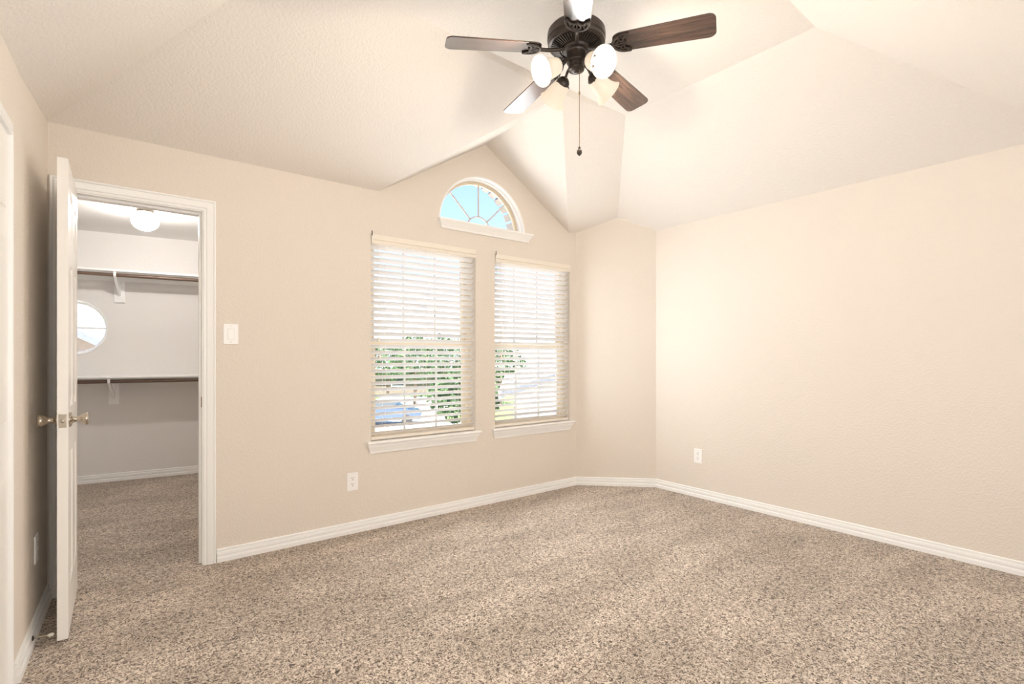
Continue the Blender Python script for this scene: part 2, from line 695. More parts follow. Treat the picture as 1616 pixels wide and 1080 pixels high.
# stops
sweep(bm, [(JX1, YW + 0.04, 0), (JX1, YW + 0.04, JZ), (JX0, YW + 0.04, JZ), (JX0, YW + 0.04, 0)],
      [(0, 0), (0.011, 0), (0.011, -0.036), (0, -0.036)], (0, -1, 0))
struct('trim_1', bm, M['trim'])
CP = [(0.006, 0), (0.006, 0.009), (0.009, 0.0105), (0.017, 0.0105), (0.0175, 0.0065), (0.0205, 0.0060), (0.0225, 0.0120), (0.026, 0.0145), (0.044, 0.0165),
      (0.0500, 0.0185), (0.0525, 0.0175), (0.0535, 0.0110), (0.0570, 0.0105), (0.0585, 0.0180), (0.062, 0.0195), (0.067, 0.0180), (0.0695, 0.013), (0.0695, 0)]
# left of travel must point away from the opening
bm = bmesh.new()
sweep(bm, [(JX0, YW, 0), (JX0, YW, JZ), (JX1, YW, JZ), (JX1, YW, 0)], [(a, b) for a, b in CP], (0, -1, 0))
struct('trim_2', bm, M['trim'], smooth=30)

# the open door leaf -------------------------------------------------------------
DX0, DX1 = -0.2075, -0.1715
DY0, DY1 = 2.873, 3.470
DZ0, DZ1 = 0.018, 2.068
bm = bmesh.new()
xm = (DX0 + DX1) / 2
box(bm, (xm - 0.011, DY0 + 0.02, DZ0 + 0.02), (xm + 0.011, DY1 - 0.02, DZ1 - 0.02))
st = 0.105
ym = (DY0 + DY1) / 2
mid = 0.045
rows = [(DZ0 + 0.20, 0.80), (1.00, 1.63), (1.735, DZ1 - 0.115)]
for y0, y1 in ((DY0, DY0 + st), (ym - mid, ym + mid), (DY1 - st, DY1)):
    box(bm, (DX0, y0, DZ0), (DX1, y1, DZ1))
zz = [DZ0] + [z for r_ in rows for z in r_] + [DZ1]
for i in range(0, len(zz), 2):
    for y0, y1 in ((DY0 + st, ym - mid), (ym + mid, DY1 - st)):
        box(bm, (DX0, y0, zz[i]), (DX1, y1, zz[i + 1]))
for z0, z1 in rows:
    for y0, y1 in ((DY0 + st, ym - mid), (ym + mid, DY1 - st)):
        for sgn in (-1, 1):
            xf = xm + sgn * 0.0155
            xb = xm + sgn * 0.0105
            a, c = 0.016, 0.034
            lo = [(xb, y0 + a, z0 + a), (xb, y1 - a, z0 + a), (xb, y1 - a, z1 - a), (xb, y0 + a, z1 - a)]
            hi = [(xf, y0 + c, z0 + c), (xf, y1 - c, z0 + c), (xf, y1 - c, z1 - c), (xf, y0 + c, z1 - c)]
            lo = [bm.verts.new(p) for p in lo]
            hi = [bm.verts.new(p) for p in hi]
            bm.faces.new(hi)
            for i in range(4):
                j = (i + 1) % 4
                bm.faces.new((lo[i], lo[j], hi[j], hi[i]))
            # sticking bevel round the panel
            oo = [(xm + sgn * 0.0178, y0, z0), (xm + sgn * 0.0178, y1, z0), (xm + sgn * 0.0178, y1, z1), (xm + sgn * 0.0178, y0, z1)]
            ii = [(xb, y0 + 0.011, z0 + 0.011), (xb, y1 - 0.011, z0 + 0.011), (xb, y1 - 0.011, z1 - 0.011), (xb, y0 + 0.011, z1 - 0.011)]
            oo = [bm.verts.new(p) for p in oo]
            ii = [bm.verts.new(p) for p in ii]
            for i in range(4):
                j = (i + 1) % 4
                bm.faces.new((oo[i], oo[j], ii[j], ii[i]))
door = struct('door_1', bm, M['door'], loc=(xm, DY1, DZ0))
KZ, KY = 0.948, DY0 + 0.062
kp = [(0, 0), (0.033, 0), (0.033, 0.004), (0.028, 0.008), (0.017, 0.011), (0.0125, 0.016), (0.0115, 0.027), (0.014, 0.036), (0.021, 0.044),
      (0.0265, 0.052), (0.0275, 0.058), (0.0255, 0.063), (0.018, 0.066), (0, 0.067)]
for sgn, xf in ((1, DX1), (-1, DX0)):
    bm = bmesh.new()
    lathe(bm, kp, 28, axis_mat((xf, KY, KZ), (sgn, 0, 0)))
    obj('door_knob', bm, M['nickel'], door, smooth=45)
bm = bmesh.new()
box(bm, (xm - 0.013, DY0 - 0.0015, KZ - 0.029), (xm + 0.013, DY0 + 0.002, KZ + 0.029), bevel=0.0012)
lp = obj('latch_plate', bm, M['nickel'], door)
bm = bmesh.new()
lathe(bm, [(0, 0), (0.0075, 0), (0.0075, 0.006), (0.005, 0.010), (0, 0.0105)], 18, axis_mat((xm, DY0 - 0.001, KZ), (0, -1, 0)))
obj('latch_bolt', bm, M['nickel'], lp, smooth=40)
for z in (0.22, 1.05, 1.87):
    bm = bmesh.new()
    lathe(bm, [(0, -0.045), (0.0065, -0.045), (0.0065, 0.045), (0, 0.045)], 14, T(DX1 - 0.037, DY1 - 0.022, z) @ T(-0.006, 0, 0))
    box(bm, (DX0 - 0.0015, DY1 - 0.036, z - 0.044), (DX0 + 0.001, DY1 - 0.004, z + 0.044))
    obj('hinge', bm, M['nickel'], door, smooth=40)
# strike plate on the right jamb
bm = bmesh.new()
box(bm, (JX1 - 0.0022, YW + 0.006, 0.925), (JX1 + 0.001, YW + 0.034, 0.985), bevel=0.0008)
tag(obj('strike_plate', bm, M['brass'], loc=(JX1, YW + 0.02, 0.925)),
    'small brass strike plate let into the right jamb of the closet doorway', 'strike plate')

# second door in the left wall, its casing at the photo's edge
S_D = (YW - 2.632) / abs(LD.y)
bm = bmesh.new()
sweep(bm, [L(S_D + 0.07 + 0.76, 0), L(S_D + 0.07 + 0.76, JZ), L(S_D + 0.07, JZ), L(S_D + 0.07, 0)],
      [(-a, b) for a, b in reversed(CP)], LN)
struct('trim_3', bm, M['trim'], smooth=30)
bm = bmesh.new()
base = L(S_D + 0.07 + 0.76, 0)
fr = Matrix((LD, LN, Vector((0, 0, 1)))).transposed().to_4x4()
fr.translation = LC
s0, s1 = S_D + 0.075, S_D + 0.07 + 0.755
box(bm, (s0, 0.0, 0.015), (s1, 0.006, JZ), fr)
for a0, a1 in ((s0 + .11, (s0 + s1) / 2 - .05), ((s0 + s1) / 2 + .05, s1 - .11)):
    for z0, z1 in rows:
        box(bm, (a0, 0.005, z0), (a1, 0.010, z1), fr, bevel=0.004)
d2 = struct('door_2', bm, M['door'], loc=L(s0, 0.015))

# ---------------------------------------------------------------- windows
def window(n, W):
    x0, x1, z0, z1 = W
    w = thing('window_%d' % n, None, None, ((x0 + x1) / 2, YW + 0.1, z0), kind='structure')
    yo, yi = YW + WT - 0.005, YW + 0.082
    bm = bmesh.new()
    sweep(bm, [(x0, yo, z0), (x1, yo, z0), (x1, yo, z1), (x0, yo, z1)],
          [(0, 0), (0.038, 0), (0.038, 0.045), (0.026, 0.058), (0, 0.058)], (0, -1, 0), closed=True)
    obj('window_frame', bm, M['vinyl'], w)
    zm = 1.325
    gx0, gx1 = x0 + 0.036, x1 - 0.036
    for (a, b, y) in ((z0 + 0.036, zm + 0.02, yi + 0.010), (zm - 0.02, z1 - 0.036, yi + 0.032)):
        bm = bmesh.new()
        sweep(bm, [(gx0, y, a), (gx1, y, a), (gx1, y, b), (gx0, y, b)],
              [(0, 0), (0.034, 0), (0.037, -0.006), (0.037, -0.016), (0.034, -0.022), (0, -0.022)], (0, -1, 0), closed=True)
        s = obj('sash', bm, M['vinyl'], w)
        bm = bmesh.new()
        for k in (1, 2):
            xk = gx0 + (gx1 - gx0) * k / 3
            box(bm, (xk - 0.008, y + 0.008, a + 0.034), (xk + 0.008, y + 0.014, b - 0.034))
        obj('muntins', bm, M['muntin'], s)
        bm = bmesh.new()
        box(bm, (gx0 + 0.03, y + 0.0095, a + 0.03), (gx1 - 0.03, y + 0.0125, b - 0.03))
        obj('glass_pane', bm, M['glass'], s)
    # stool and apron
    bm = bmesh.new()
    e = 0.036

    def ext(bm, prof, xa, xb):
        A = [bm.verts.new((xa, y, z)) for y, z in prof]
        B = [bm.verts.new((xb, y, z)) for y, z in prof]
        for i in range(len(prof)):
            j = (i + 1) % len(prof)
            bm.faces.new((A[i], A[j], B[j], B[i]))
        bm.faces.new(A)
        bm.faces.new(B)
    box(bm, (x0 + 0.001, YW - 0.002, z0 + 0.0005), (x1 - 0.001, YW + 0.082, z0 + 0.020))
    ext(bm, [(YW, z0), (YW - 0.034, z0), (YW - 0.040, z0 + 0.004), (YW - 0.042, z0 + 0.010), (YW - 0.040, z0 + 0.016),
             (YW - 0.034, z0 + 0.020), (YW, z0 + 0.020)], x0 - e, x1 + e)
    ws = obj('window_sill', bm, M['trim'], w, smooth=30)
    bm = bmesh.new()
    crown(bm, x0 - 0.030, x1 + 0.004 + 0.018, z0 - 0.066, z0, 0.030)
    obj('apron', bm, M['trim'], ws, smooth=30)
    return w


def crown(bm, x0, x1, z0, z1, dep):
    """moulding with a stepped profile whose ends return to the wall"""
    h = z1 - z0
    pr = [(0.30, 0.0), (0.36, 0.07), (0.36, 0.22), (0.48, 0.30), (0.60, 0.48), (0.80, 0.66), (0.90, 0.74), (0.90, 0.80), (1.0, 0.84), (1.0, 1.0)]
    secs = []
    for d, z in pr:
        k = dep * d
        zc = z0 + h * z
        ins = dep * (1 - d)
        secs.append([bm.verts.new(p) for p in ((x0 + ins, YW, zc), (x0 + ins, YW - k, zc), (x1 - ins, YW - k, zc), (x1 - ins, YW, zc))])
    for a, b in zip(secs, secs[1:]):
        for i in range(4):
            j = (i + 1) % 4
            bm.faces.new((a[i], a[j], b[j], b[i]))
    bm.faces.new(secs[0])
    bm.faces.new(secs[-1])


window(1, W1)
window(2, W2)

# half-round window
w3 = thing('window_3', None, None, (AX, YW + 0.08, AZ), kind='structure')


def arc_pts(r, y, n=40, cx=AX, cz=AZ):
    return [(cx + r * math.cos(math.pi * i / n), y, cz + 0.975 * r * math.sin(math.pi * i / n)) for i in range(n + 1)]


bm = bmesh.new()   # white jamb liner in two steps
lpath = arc_pts(AR - 0.0005, YW - 0.003)
sweep(bm, [(AX + AR - 0.0005, YW - 0.003, AZ - 0.02)] + lpath + [(AX - AR + 0.0005, YW - 0.003, AZ - 0.02)],
      [(0, 0), (0.012, 0), (0.012, -0.035), (0.020, -0.04), (0.020, -0.075), (0, -0.075)], (0, -1, 0))
obj('arch_jamb', bm, M['trim'], w3, smooth=30)
bm = bmesh.new()
FR = AR - 0.001
fp = arc_pts(FR, YW + 0.075)
sweep(bm, [(AX - FR, YW + 0.075, AZ - 0.018), (AX + FR, YW + 0.075, AZ - 0.018)] + fp[1:-1],
      [(0, 0), (0.034, 0), (0.040, -0.010), (0.040, -0.03), (0, -0.03)], (0, -1, 0), closed=True)
obj('window_frame', bm, M['vinyl'], w3, smooth=30)
bm = bmesh.new()
YG = YW + 0.088
hub = 0.118
sweep(bm, arc_pts(hub, YG), [(-0.006, 0.005), (0.006, 0.005), (0.006, -0.005), (-0.006, -0.005)], (0, -1, 0))
for a in (45, 90, 135):
    ca, sa = math.cos(rad(a)), math.sin(rad(a))
    p0 = Vector((AX + hub * ca, YG, AZ + hub * sa))
    p1 = Vector((AX + (AR - 0.035) * ca, YG, AZ + 0.975 * (AR - 0.035) * sa))
    sweep(bm, [p0, p1], [(-0.006, 0.005), (0.006, 0.005), (0.006, -0.005), (-0.006, -0.005)], (0, -1, 0))
obj('muntins', bm, M['muntin'], w3)
bm = bmesh.new()
pts = arc_pts(AR - 0.036, YG)
for yy in (YG - 0.002, YG + 0.002):
    bm.faces.new([bm.verts.new((p[0], yy, p[2])) for p in pts])
obj('glass_pane', bm, M['glass'], w3)
bm = bmesh.new()
crown(bm, 1.948, 2.890, 2.228, 2.302, 0.046)
box(bm, (AX - AR + 0.001, YW - 0.02, 2.268), (AX + AR - 0.001, YW + 0.078, 2.2985))
obj('window_sill', bm, M['trim'], w3, smooth=30)
bm = bmesh.new()   # brick arch outside the glass
nb = 17
for i in range(nb):
    a = math.pi * (i + 0.5) / nb
    c, s = math.cos(a), math.sin(a)
    m = Matrix(((c, 0, -s, AX), (0, 1, 0, YW + WT), (s, 0, c, AZ), (0, 0, 0, 1)))
    r0 = AR - 0.002
    box(bm, (r0, 0.001, -0.031), (r0 + 0.10, 0.10, 0.031), m, bevel=0.003)
obj('brick_arch', bm, M['brick'], w3)

# round closet window
w4 = thing('window_4', None, None, CB(SW, 1.505 - SR), kind='structure')


def circ(r, off, n=64):
    return [CB(SW + r * math.cos(2 * math.pi * i / n), 1.505 + r * math.sin(2 * math.pi * i / n), off) for i in range(n)]


bm = bmesh.new()
sweep(bm, circ(SR - 0.001, 0.004), [(0, 0), (0.011, 0), (0.011, -0.05), (0.017, -0.055), (0.017, -0.1), (0, -0.1)], CN, closed=True)
obj('round_jamb', bm, M['trim'], w4, smooth=30)
bm = bmesh.new()
sweep(bm, circ(SR - 0.001, -0.09), [(0, 0), (0.034, 0), (0.038, -0.01), (0.038, -0.03), (0, -0.03)], CN, closed=True)
obj('window_frame', bm, M['trim'], w4, smooth=30)
bm = bmesh.new()
fr = Matrix((CE, CN, Vector((0, 0, 1)))).transposed().to_4x4()
fr.translation = CP0
box(bm, (SW - SR + 0.03, -0.112, 1.505 - 0.006), (SW + SR - 0.03, -0.102, 1.505 + 0.006), fr)
box(bm, (SW - 0.006, -0.112, 1.505 - SR + 0.03), (SW + 0.006, -0.102, 1.505 + SR - 0.03), fr)
obj('muntins', bm, M['muntin'], w4)
bm = bmesh.new()
for off in (-0.106, -0.110):
    bm.faces.new([bm.verts.new(p) for p in circ(SR - 0.035, off)])
obj('glass_pane', bm, M['glass'], w4)

# ---------------------------------------------------------------- window blinds
def blind(W, label, dz):
    x0, x1, z0, z1 = W
    zs = z0 + 0.020
    b = thing('window_blind', label, 'blind', ((x0 + x1) / 2, YW + 0.03, zs), 'blinds on the two windows')
    yc = YW + 0.036
    xa, xb = x0 + 0.006, x1 - 0.006
    # valance: two stepped bands across the top of the recess
    bm = bmesh.new()
    pr = [(0.010, z1 - 0.070), (-0.006, z1 - 0.070), (-0.010, z1 - 0.064), (-0.010, z1 - 0.047), (-0.006, z1 - 0.0445), (-0.006, z1 - 0.042),
          (-0.012, z1 - 0.039), (-0.013, z1 - 0.012), (-0.010, z1 - 0.003), (0.010, z1 - 0.003)]
    A = [bm.verts.new((x0 + 0.002, YW + y, z)) for y, z in pr]
    B = [bm.verts.new((x1 - 0.002, YW + y, z)) for y, z in pr]
    for i in range(len(pr)):
        j = (i + 1) % len(pr)
        bm.faces.new((A[i], A[j], B[j], B[i]))
    bm.faces.new(A)
    bm.faces.new(B)
    obj('valance', bm, M['blind'], b, smooth=25)
    bm = bmesh.new()
    box(bm, (xa, yc - 0.022, z1 - 0.052), (xb, yc + 0.026, z1 - 0.006))
    obj('head_rail', bm, M['blind'], b)
    zt, zb = z1 - 0.085, zs + 0.052
    n = round((zt - zb) / 0.0442)
    tilt = rad(31)
    bm = bmesh.new()
    cs, sn = math.cos(tilt), math.sin(tilt)
    for k in range(n + 1):
        zc = zb + (zt - zb) * k / n
        # slightly crowned slat, room edge raised
        prof = []
        for i in range(5):
            u = -0.025 + 0.0125 * i
            prof.append((u, 0.0022 * (1 - (u / 0.025) ** 2)))
        top = [(u, c + 0.0013) for u, c in prof]
        bot = [(u, c - 0.0013) for u, c in reversed(prof)]
        ring = [(yc + u * cs + c * sn, zc - u * sn + c * cs) for u, c in top + bot]
        A = [bm.verts.new((xa, y, z)) for y, z in ring]
        B = [bm.verts.new((xb, y, z)) for y, z in ring]
        for i in range(len(ring)):
            j = (i + 1) % len(ring)
            bm.faces.new((A[i], A[j], B[j], B[i]))
        bm.faces.new(A)
        bm.faces.new(B)
    obj('slats', bm, M['slat'], b, smooth=50)
    bm = bmesh.new()
    box(bm, (xa, yc - 0.026, zs + 0.006), (xb, yc + 0.026, zs + 0.027), bevel=0.003)
    obj('bottom_rail', bm, M['blind'], b)
    for t in (0.12, 0.5, 0.86):
        xk = xa + (xb - xa) * t
        bm = bmesh.new()
        for yy in (yc - 0.026, yc + 0.026):
            tube(bm, [(xk, yy, zs + 0.015), (xk, yy, z1 - 0.05)], 0.0011, 6)
        obj('ladder_cord', bm, M['cord'], b)
    for xk, zk in ((xa + 0.052, 1.355), (xa + 0.060, 1.235)):
        bm = bmesh.new()
        tube(bm, [(xk, YW - 0.004, z1 - 0.06), (xk, YW - 0.0015, zk)], 0.0010, 6)
        pc = obj('pull_cord', bm, M['cord'], b)
        bm = bmesh.new()
        lathe(bm, [(0, 0.0), (0.006, 0.0), (0.0085, -0.008), (0.008, -0.024), (0.0065, -0.030), (0, -0.030)], 14, T(xk, YW - 0.0015, zk + 0.004))
        obj('tassel', bm, M['cord'], pc, smooth=40)
    # metal clip at the valance's left end with the wand's white hook
    bm = bmesh.new()
    tube(bm, [(x0 + 0.002, YW - 0.016, z1 + 0.018), (x0 + 0.002, YW - 0.016, z1 - 0.016)], 0.0032, 8)
    hk = obj('wand_hook', bm, M['bronze'], b)
    bm = bmesh.new()
    tube(bm, [(x0 + 0.002, YW - 0.017, z1 - 0.016), (x0 + 0.003, YW - 0.019, z1 - 0.03), (x0 + 0.002, YW - 0.015, z1 - 0.052)], [0.003, 0.005, 0.003], 10)
    obj('wand_tip', bm, M['plate'], hk, smooth=50)
    return b


blind(W1, 'cream slatted window blind on the window nearer the closet door', 0)
blind(W2, 'cream slatted window blind on the window next to the angled corner wall', 0)

# ---------------------------------------------------------------- outlets, switch
def frame_at(p, n):
    """local x right, y up, z out of the wall"""
    n = Vector(n).normalized()
    z = Vector((0, 0, 1))
    x = z.cross(n)
    m = Matrix((x, z, n)).transposed().to_4x4()
    m.translation = Vector(p)
    return m


def outlet(p, n, label):
    fm = frame_at(p, n)
    o = thing('wall_outlet', label, 'outlet', p, 'wall outlets')
    bm = bmesh.new()
    box(bm, (-0.0385, -0.0615, 0), (0.0385, 0.0615, 0.006), fm, bevel=0.0025)
    obj('cover_plate', bm, M['plate'], o)
    for c in (0.021, -0.021):
        bm = bmesh.new()
        pts = []
        for i in range(24):
            a = 2 * math.pi * i / 24
            pts.append((max(-0.0145, min(0.0145, 0.018 * math.cos(a))), c + 0.016 * math.sin(a)))
        lo = [bm.verts.new(fm @ Vector((x, y, 0.005))) for x, y in pts]
        hi = [bm.verts.new(fm @ Vector((x, y, 0.0072))) for x, y in pts]
        bm.faces.new(hi)
        for i in range(24):
            j = (i + 1) % 24
            bm.faces.new((lo[i], lo[j], hi[j], hi[i]))
        rc = obj('receptacle', bm, M['plate'], o)
        bm = bmesh.new()
        box(bm, (-0.0075, c + 0.001, 0.007), (-0.0050, c + 0.0095, 0.0076), fm)
        box(bm, (0.0050, c + 0.002, 0.007), (0.0075, c + 0.0095, 0.0076), fm)
        lathe(bm, [(0, 0.0076), (0.0032, 0.0076), (0.0032, 0.007)], 12, fm @ T(0, c - 0.0075, 0))
        obj('slots', bm, M['dark'], rc)
    bm = bmesh.new()
    lathe(bm, [(0, 0.0072), (0.002, 0.007), (0.0032, 0.006)], 12, fm)
    obj('screw', bm, M['plate'], o)
    return o


outlet((1.2805, YW, 0.356), (0, -1, 0), 'white duplex wall outlet below and left of the windows')
outlet((XR, 2.499, 0.359), (-1, 0, 0), 'white duplex wall outlet on the plain right wall')
outlet(L((YW - 3.108) / abs(LD.y), 0.361), LN, 'white duplex wall outlet on the narrow left wall behind the open door')

fm = frame_at((0.534, YW, 1.359), (0, -1, 0))
sw = thing('light_switch', 'white rocker light switch on the wall right of the closet doorway', 'light switch', (0.534, YW, 1.359))
bm = bmesh.new()
box(bm, (-0.040, -0.061, 0), (0.040, 0.061, 0.006), fm, bevel=0.0025)
obj('cover_plate', bm, M['plate'], sw)
bm = bmesh.new()
A = [(-0.0155, -0.031, 0.005), (0.0155, -0.031, 0.005), (0.0155, 0.031, 0.005), (-0.0155, 0.031, 0.005),
     (-0.0155, -0.031, 0.0115), (0.0155, -0.031, 0.0115), (0.0155, 0.031, 0.0068), (-0.0155, 0.031, 0.0068)]
V = [bm.verts.new(fm @ Vector(a)) for a in A]
for q in ((0, 1, 2, 3), (4, 5, 6, 7), (0, 1, 5, 4), (1, 2, 6, 5), (2, 3, 7, 6), (3, 0, 4, 7)):
    bm.faces.new([V[i] for i in q])
obj('rocker', bm, M['plate'], sw)
bm = bmesh.new()
sweep(bm, [fm @ Vector((x, y, 0.006)) for x, y in rect(-0.0155, -0.031, 0.0155, 0.031)], [(0, 0), (-0.0016, 0), (-0.0016, 0.0004), (0, 0.0004)],
      fm.to_3x3() @ Vector((0, 0, 1)), closed=True)
obj('rocker_gap', bm, M['muntin'], sw)
for y in (0.048, -0.048):
    bm = bmesh.new()
    lathe(bm, [(0, 0.0072), (0.002, 0.007), (0.0032, 0.006)], 12, fm @ T(0, y, 0))
    obj('screw', bm, M['muntin'], sw)

# door stop on the left baseboard
sd = (YW - 2.900) / abs(LD.y)
ds = thing('door_stop', 'thin metal door stop with white rubber tip on the left baseboard', 'door stop', L(sd, 0.045, 0.0165))
bm = bmesh.new()
lathe(bm, [(0, 0), (0.010, 0), (0.010, 0.003), (0.005, 0.006), (0, 0.006)], 16, axis_mat(L(sd, 0.045, 0.0165), LN))
obj('mounting_base', bm, M['bronze'], ds, smooth=40)
bm = bmesh.new()
tube(bm, [L(sd, 0.045, 0.0205), L(sd, 0.042, 0.07)], 0.0032, 10)
obj('stop_rod', bm, M['nickel'], ds, smooth=50)
bm = bmesh.new()
tube(bm, [L(sd, 0.0422, 0.066), L(sd, 0.042, 0.07), L(sd, 0.0415, 0.080), L(sd, 0.041, 0.084)], [0.005, 0.0075, 0.0075, 0.005], 12)
obj('rubber_tip', bm, M['rubber'], ds, smooth=50)

# ---------------------------------------------------------------- closet fittings
frc = Matrix((CE, CN, Vector((0, 0, 1)))).transposed().to_4x4()
frc.translation = CP0
SA, SB = (CLX - CP0.x) / CE.x + 0.06, (CRX - CP0.x) / CE.x - 0.06


def shelf_set(z, where, s):
    bm = bmesh.new()
    box(bm, (SA, 0.001, z - 0.018), (SB, 0.305, z), frc, bevel=0.002)
    box(bm, (SA, 0.001, z - 0.078), (SB, 0.018, z - 0.018), frc)
    tag(obj('closet_shelf', bm, M['trim'], loc=CB((SA + SB) / 2, z)), 'white closet shelf running along the %s of the back wall' % where, 'shelf',
        'closet shelves')
    bm = bmesh.new()
    tube(bm, [CB(SA, z - 0.050, 0.272), CB(SB, z - 0.050, 0.272)], 0.0165, 20)
    tag(obj('clothes_rod', bm, M['rod'], loc=CB((SA + SB) / 2, z - 0.05, 0.272), smooth=50),
        'brown metal clothes rod under the %s closet shelf' % where.split()[0], 'clothes rod', 'closet rods')
    br = thing('shelf_bracket', 'white bracket holding the %s closet shelf and rod' % where.split()[0], 'bracket', CB(s, z - 0.28), 'shelf brackets')
    bm = bmesh.new()
    box(bm, (s - 0.042, 0.0005, z - 0.285), (s + 0.042, 0.018, z - 0.079), frc, bevel=0.002)
    obj('wall_plate', bm, M['trim'], br)
    bm = bmesh.new()
    pr = [(0.018, z - 0.225), (0.034, z - 0.215), (0.25, z - 0.085), (0.262, z - 0.0745), (0.285, z - 0.0735), (0.296, z - 0.060), (0.296, z - 0.03),
          (0.300, z - 0.0185), (0.245, z - 0.0185), (0.249, z - 0.045), (0.240, z - 0.060), (0.05, z - 0.175), (0.04, z - 0.079), (0.018, z - 0.079)]
    A = [bm.verts.new(CB(s - 0.010, zz_, d)) for d, zz_ in pr]
    B = [bm.verts.new(CB(s + 0.010, zz_, d)) for d, zz_ in pr]
    for i in range(len(pr)):
        j = (i + 1) % len(pr)
        bm.faces.new((A[i], A[j], B[j], B[i]))
    bm.faces.new(A)
    bm.faces.new(B)
    obj('bracket_arm', bm, M['trim'], br)


shelf_set(2.045, 'upper part', 0.306)
shelf_set(1.040, 'lower part', 0.262)

gl = thing('closet_light', 'round white globe ceiling light glowing in the closet', 'ceiling light', (0.17, 5.13, 2.44))
bm = bmesh.new()
lathe(bm, [(0, 2.44), (0.062, 2.44), (0.064, 2.425), (0.056, 2.405), (0, 2.405)], 32, T(0.17, 5.13, 0))
obj('lamp_base', bm, M['nickel'], gl, smooth=40)
bm = bmesh.new()
prof = [(0.050, 2.408)]
for i in range(1, 20):
    a = math.pi * i / 20
    prof.append((0.096 * math.sin(a) if i > 4 else max(0.050, 0.096 * math.sin(a)), 2.335 + 0.078 * math.cos(a)))
prof.append((0, 2.257))
lathe(bm, prof, 36, T(0.17, 5.13, 0))
obj('glass_globe', bm, M['globe'], gl, smooth=60)
ll = lamp('closet_bulb_light', 'POINT', (0, 0, -0.105), CLOSET_W, (1.0, 0.95, 0.90), shadow_soft_size=0.04)
ll.parent = gl

# ---------------------------------------------------------------- ceiling fan
FC = Vector((1.697, 1.697, 0))
fan = thing('ceiling_fan', 'dark bronze ceiling fan with five walnut blades and four frosted glass shades', 'ceiling fan', FC + Vector((0, 0, HF)))
tf = T(FC.x, FC.y, 0)
bm = bmesh.new()
lathe(bm, [(0, 2.858), (0.030, 2.858), (0.052, 2.864), (0.060, 2.880), (0.064, 2.945), (0.064, HF), (0, HF)], 36, tf)
obj('canopy', bm, M['bronze'], fan, smooth=40)
bm = bmesh.new()
lathe(bm, [(0, 2.75), (0.018, 2.75), (0.018, 2.862), (0, 2.862)], 20, tf)
obj('downrod', bm, M['bronze'], fan, smooth=40)
bm = bmesh.new()
lathe(bm, [(0, 2.778), (0.040, 2.776), (0.052, 2.766), (0.095, 2.762), (0.124, 2.756), (0.134, 2.744), (0.136, 2.730), (0.136, 2.708),
           (0.131, 2.703), (0.131, 2.699), (0.134, 2.695), (0.133, 2.686), (0.127, 2.680), (0.122, 2.678), (0.070, 2.667), (0, 2.667)], 56, tf)
mh = obj('motor_housing', bm, M['bronze'], fan, smooth=28)
bm = bmesh.new()
for i in range(54):
    a = 2 * math.pi * i / 54
    m = tf @ Matrix.Rotation(a, 4, 'Z') @ T(0.099, 0, 2.6715) @ Matrix.Rotation(rad(-12), 4, 'Y')
    box(bm, (-0.021, -0.0026, -0.0045), (0.021, 0.0026, 0.004), m)
obj('vent_fins', bm, M['bronze'], mh)
bm = bmesh.new()
lathe(bm, [(0, 2.672), (0.066, 2.672), (0.068, 2.664), (0.062, 2.656), (0.048, 2.651), (0.0445, 2.645), (0.0440, 2.612), (0.046, 2.607), (0.044, 2.601),
           (0.0375, 2.597), (0.0365, 2.579), (0.039, 2.575), (0.036, 2.566), (0.022, 2.560), (0.010, 2.558), (0.008, 2.553), (0, 2.552)], 40, tf)
obj('switch_housing', bm, M['bronze'], fan, smooth=28)

# blades: one built in its own frame (x outward), the others copied
R0, R1 = 0.175, 0.612
PH = 2.69
def blade_outline():
    pts = []
    w0, w1 = 0.056, 0.066
    rt, rr = 0.030, 0.045
    for i in range(7):      # root, rounded
        a = rad(180 + 90 * i / 6)
        pts.append((R0 + rr + rr * math.cos(a), -w0 + 0.034 + 0.034 * math.sin(a)))
    for i in range(7):
        a = rad(270 + 90 * i / 6)
        pts.append((R1 - rt + rt * math.cos(a), -w1 + rt + rt * math.sin(a)))
    for i in range(7):
        a = rad(0 + 90 * i / 6)
        pts.append((R1 - rt + rt * math.cos(a), w1 - rt + rt * math.sin(a)))
    for i in range(7):
        a = rad(90 + 90 * i / 6)
        pts.append((R0 + rr + rr * math.cos(a), w0 - 0.034 + 0.034 * math.sin(a)))
    return pts


def pitchm():
    return Matrix.Rotation(rad(4.0), 4, 'Y') @ Matrix.Rotation(rad(-10), 4, 'X')


bm = bmesh.new()
o_ = blade_outline()
lo = [bm.verts.new((x, y, 0)) for x, y in o_]
hi = [bm.verts.new((x, y, 0.006)) for x, y in o_]
bm.faces.new(lo)
bm.faces.new(hi)
for i in range(len(o_)):
    j = (i + 1) % len(o_)
    bm.faces.new((lo[i], lo[j], hi[j], hi[i]))
bmesh.ops.recalc_face_normals(bm, faces=bm.faces)
es = [e for e in bm.edges if abs(e.verts[0].co.z - e.verts[1].co.z) < 1e-6]
bmesh.ops.bevel(bm, geom=es, offset=0.0012, segments=1, affect='EDGES')
blade_me = bpy.data.meshes.new('blade')
bm.to_mesh(blade_me)
bm.free()
blade_me.materials.append(M['wood'])


def smooth_path(P, n=8):
    """Catmull-Rom through P"""
    P = [Vector(p) for p in P]
    Q = [P[0]] + P + [P[-1]]
    res = []
    for i in range(1, len(Q) - 2):
        for k in range(n):
            t = k / n
            a, b, c, d = Q[i - 1], Q[i], Q[i + 1], Q[i + 2]
            res.append(0.5 * ((2 * b) + (c - a) * t + (2 * a - 5 * b + 4 * c - d) * t * t + (3 * b - a - 3 * c + d) * t ** 3))
    res.append(P[-1])
    return res


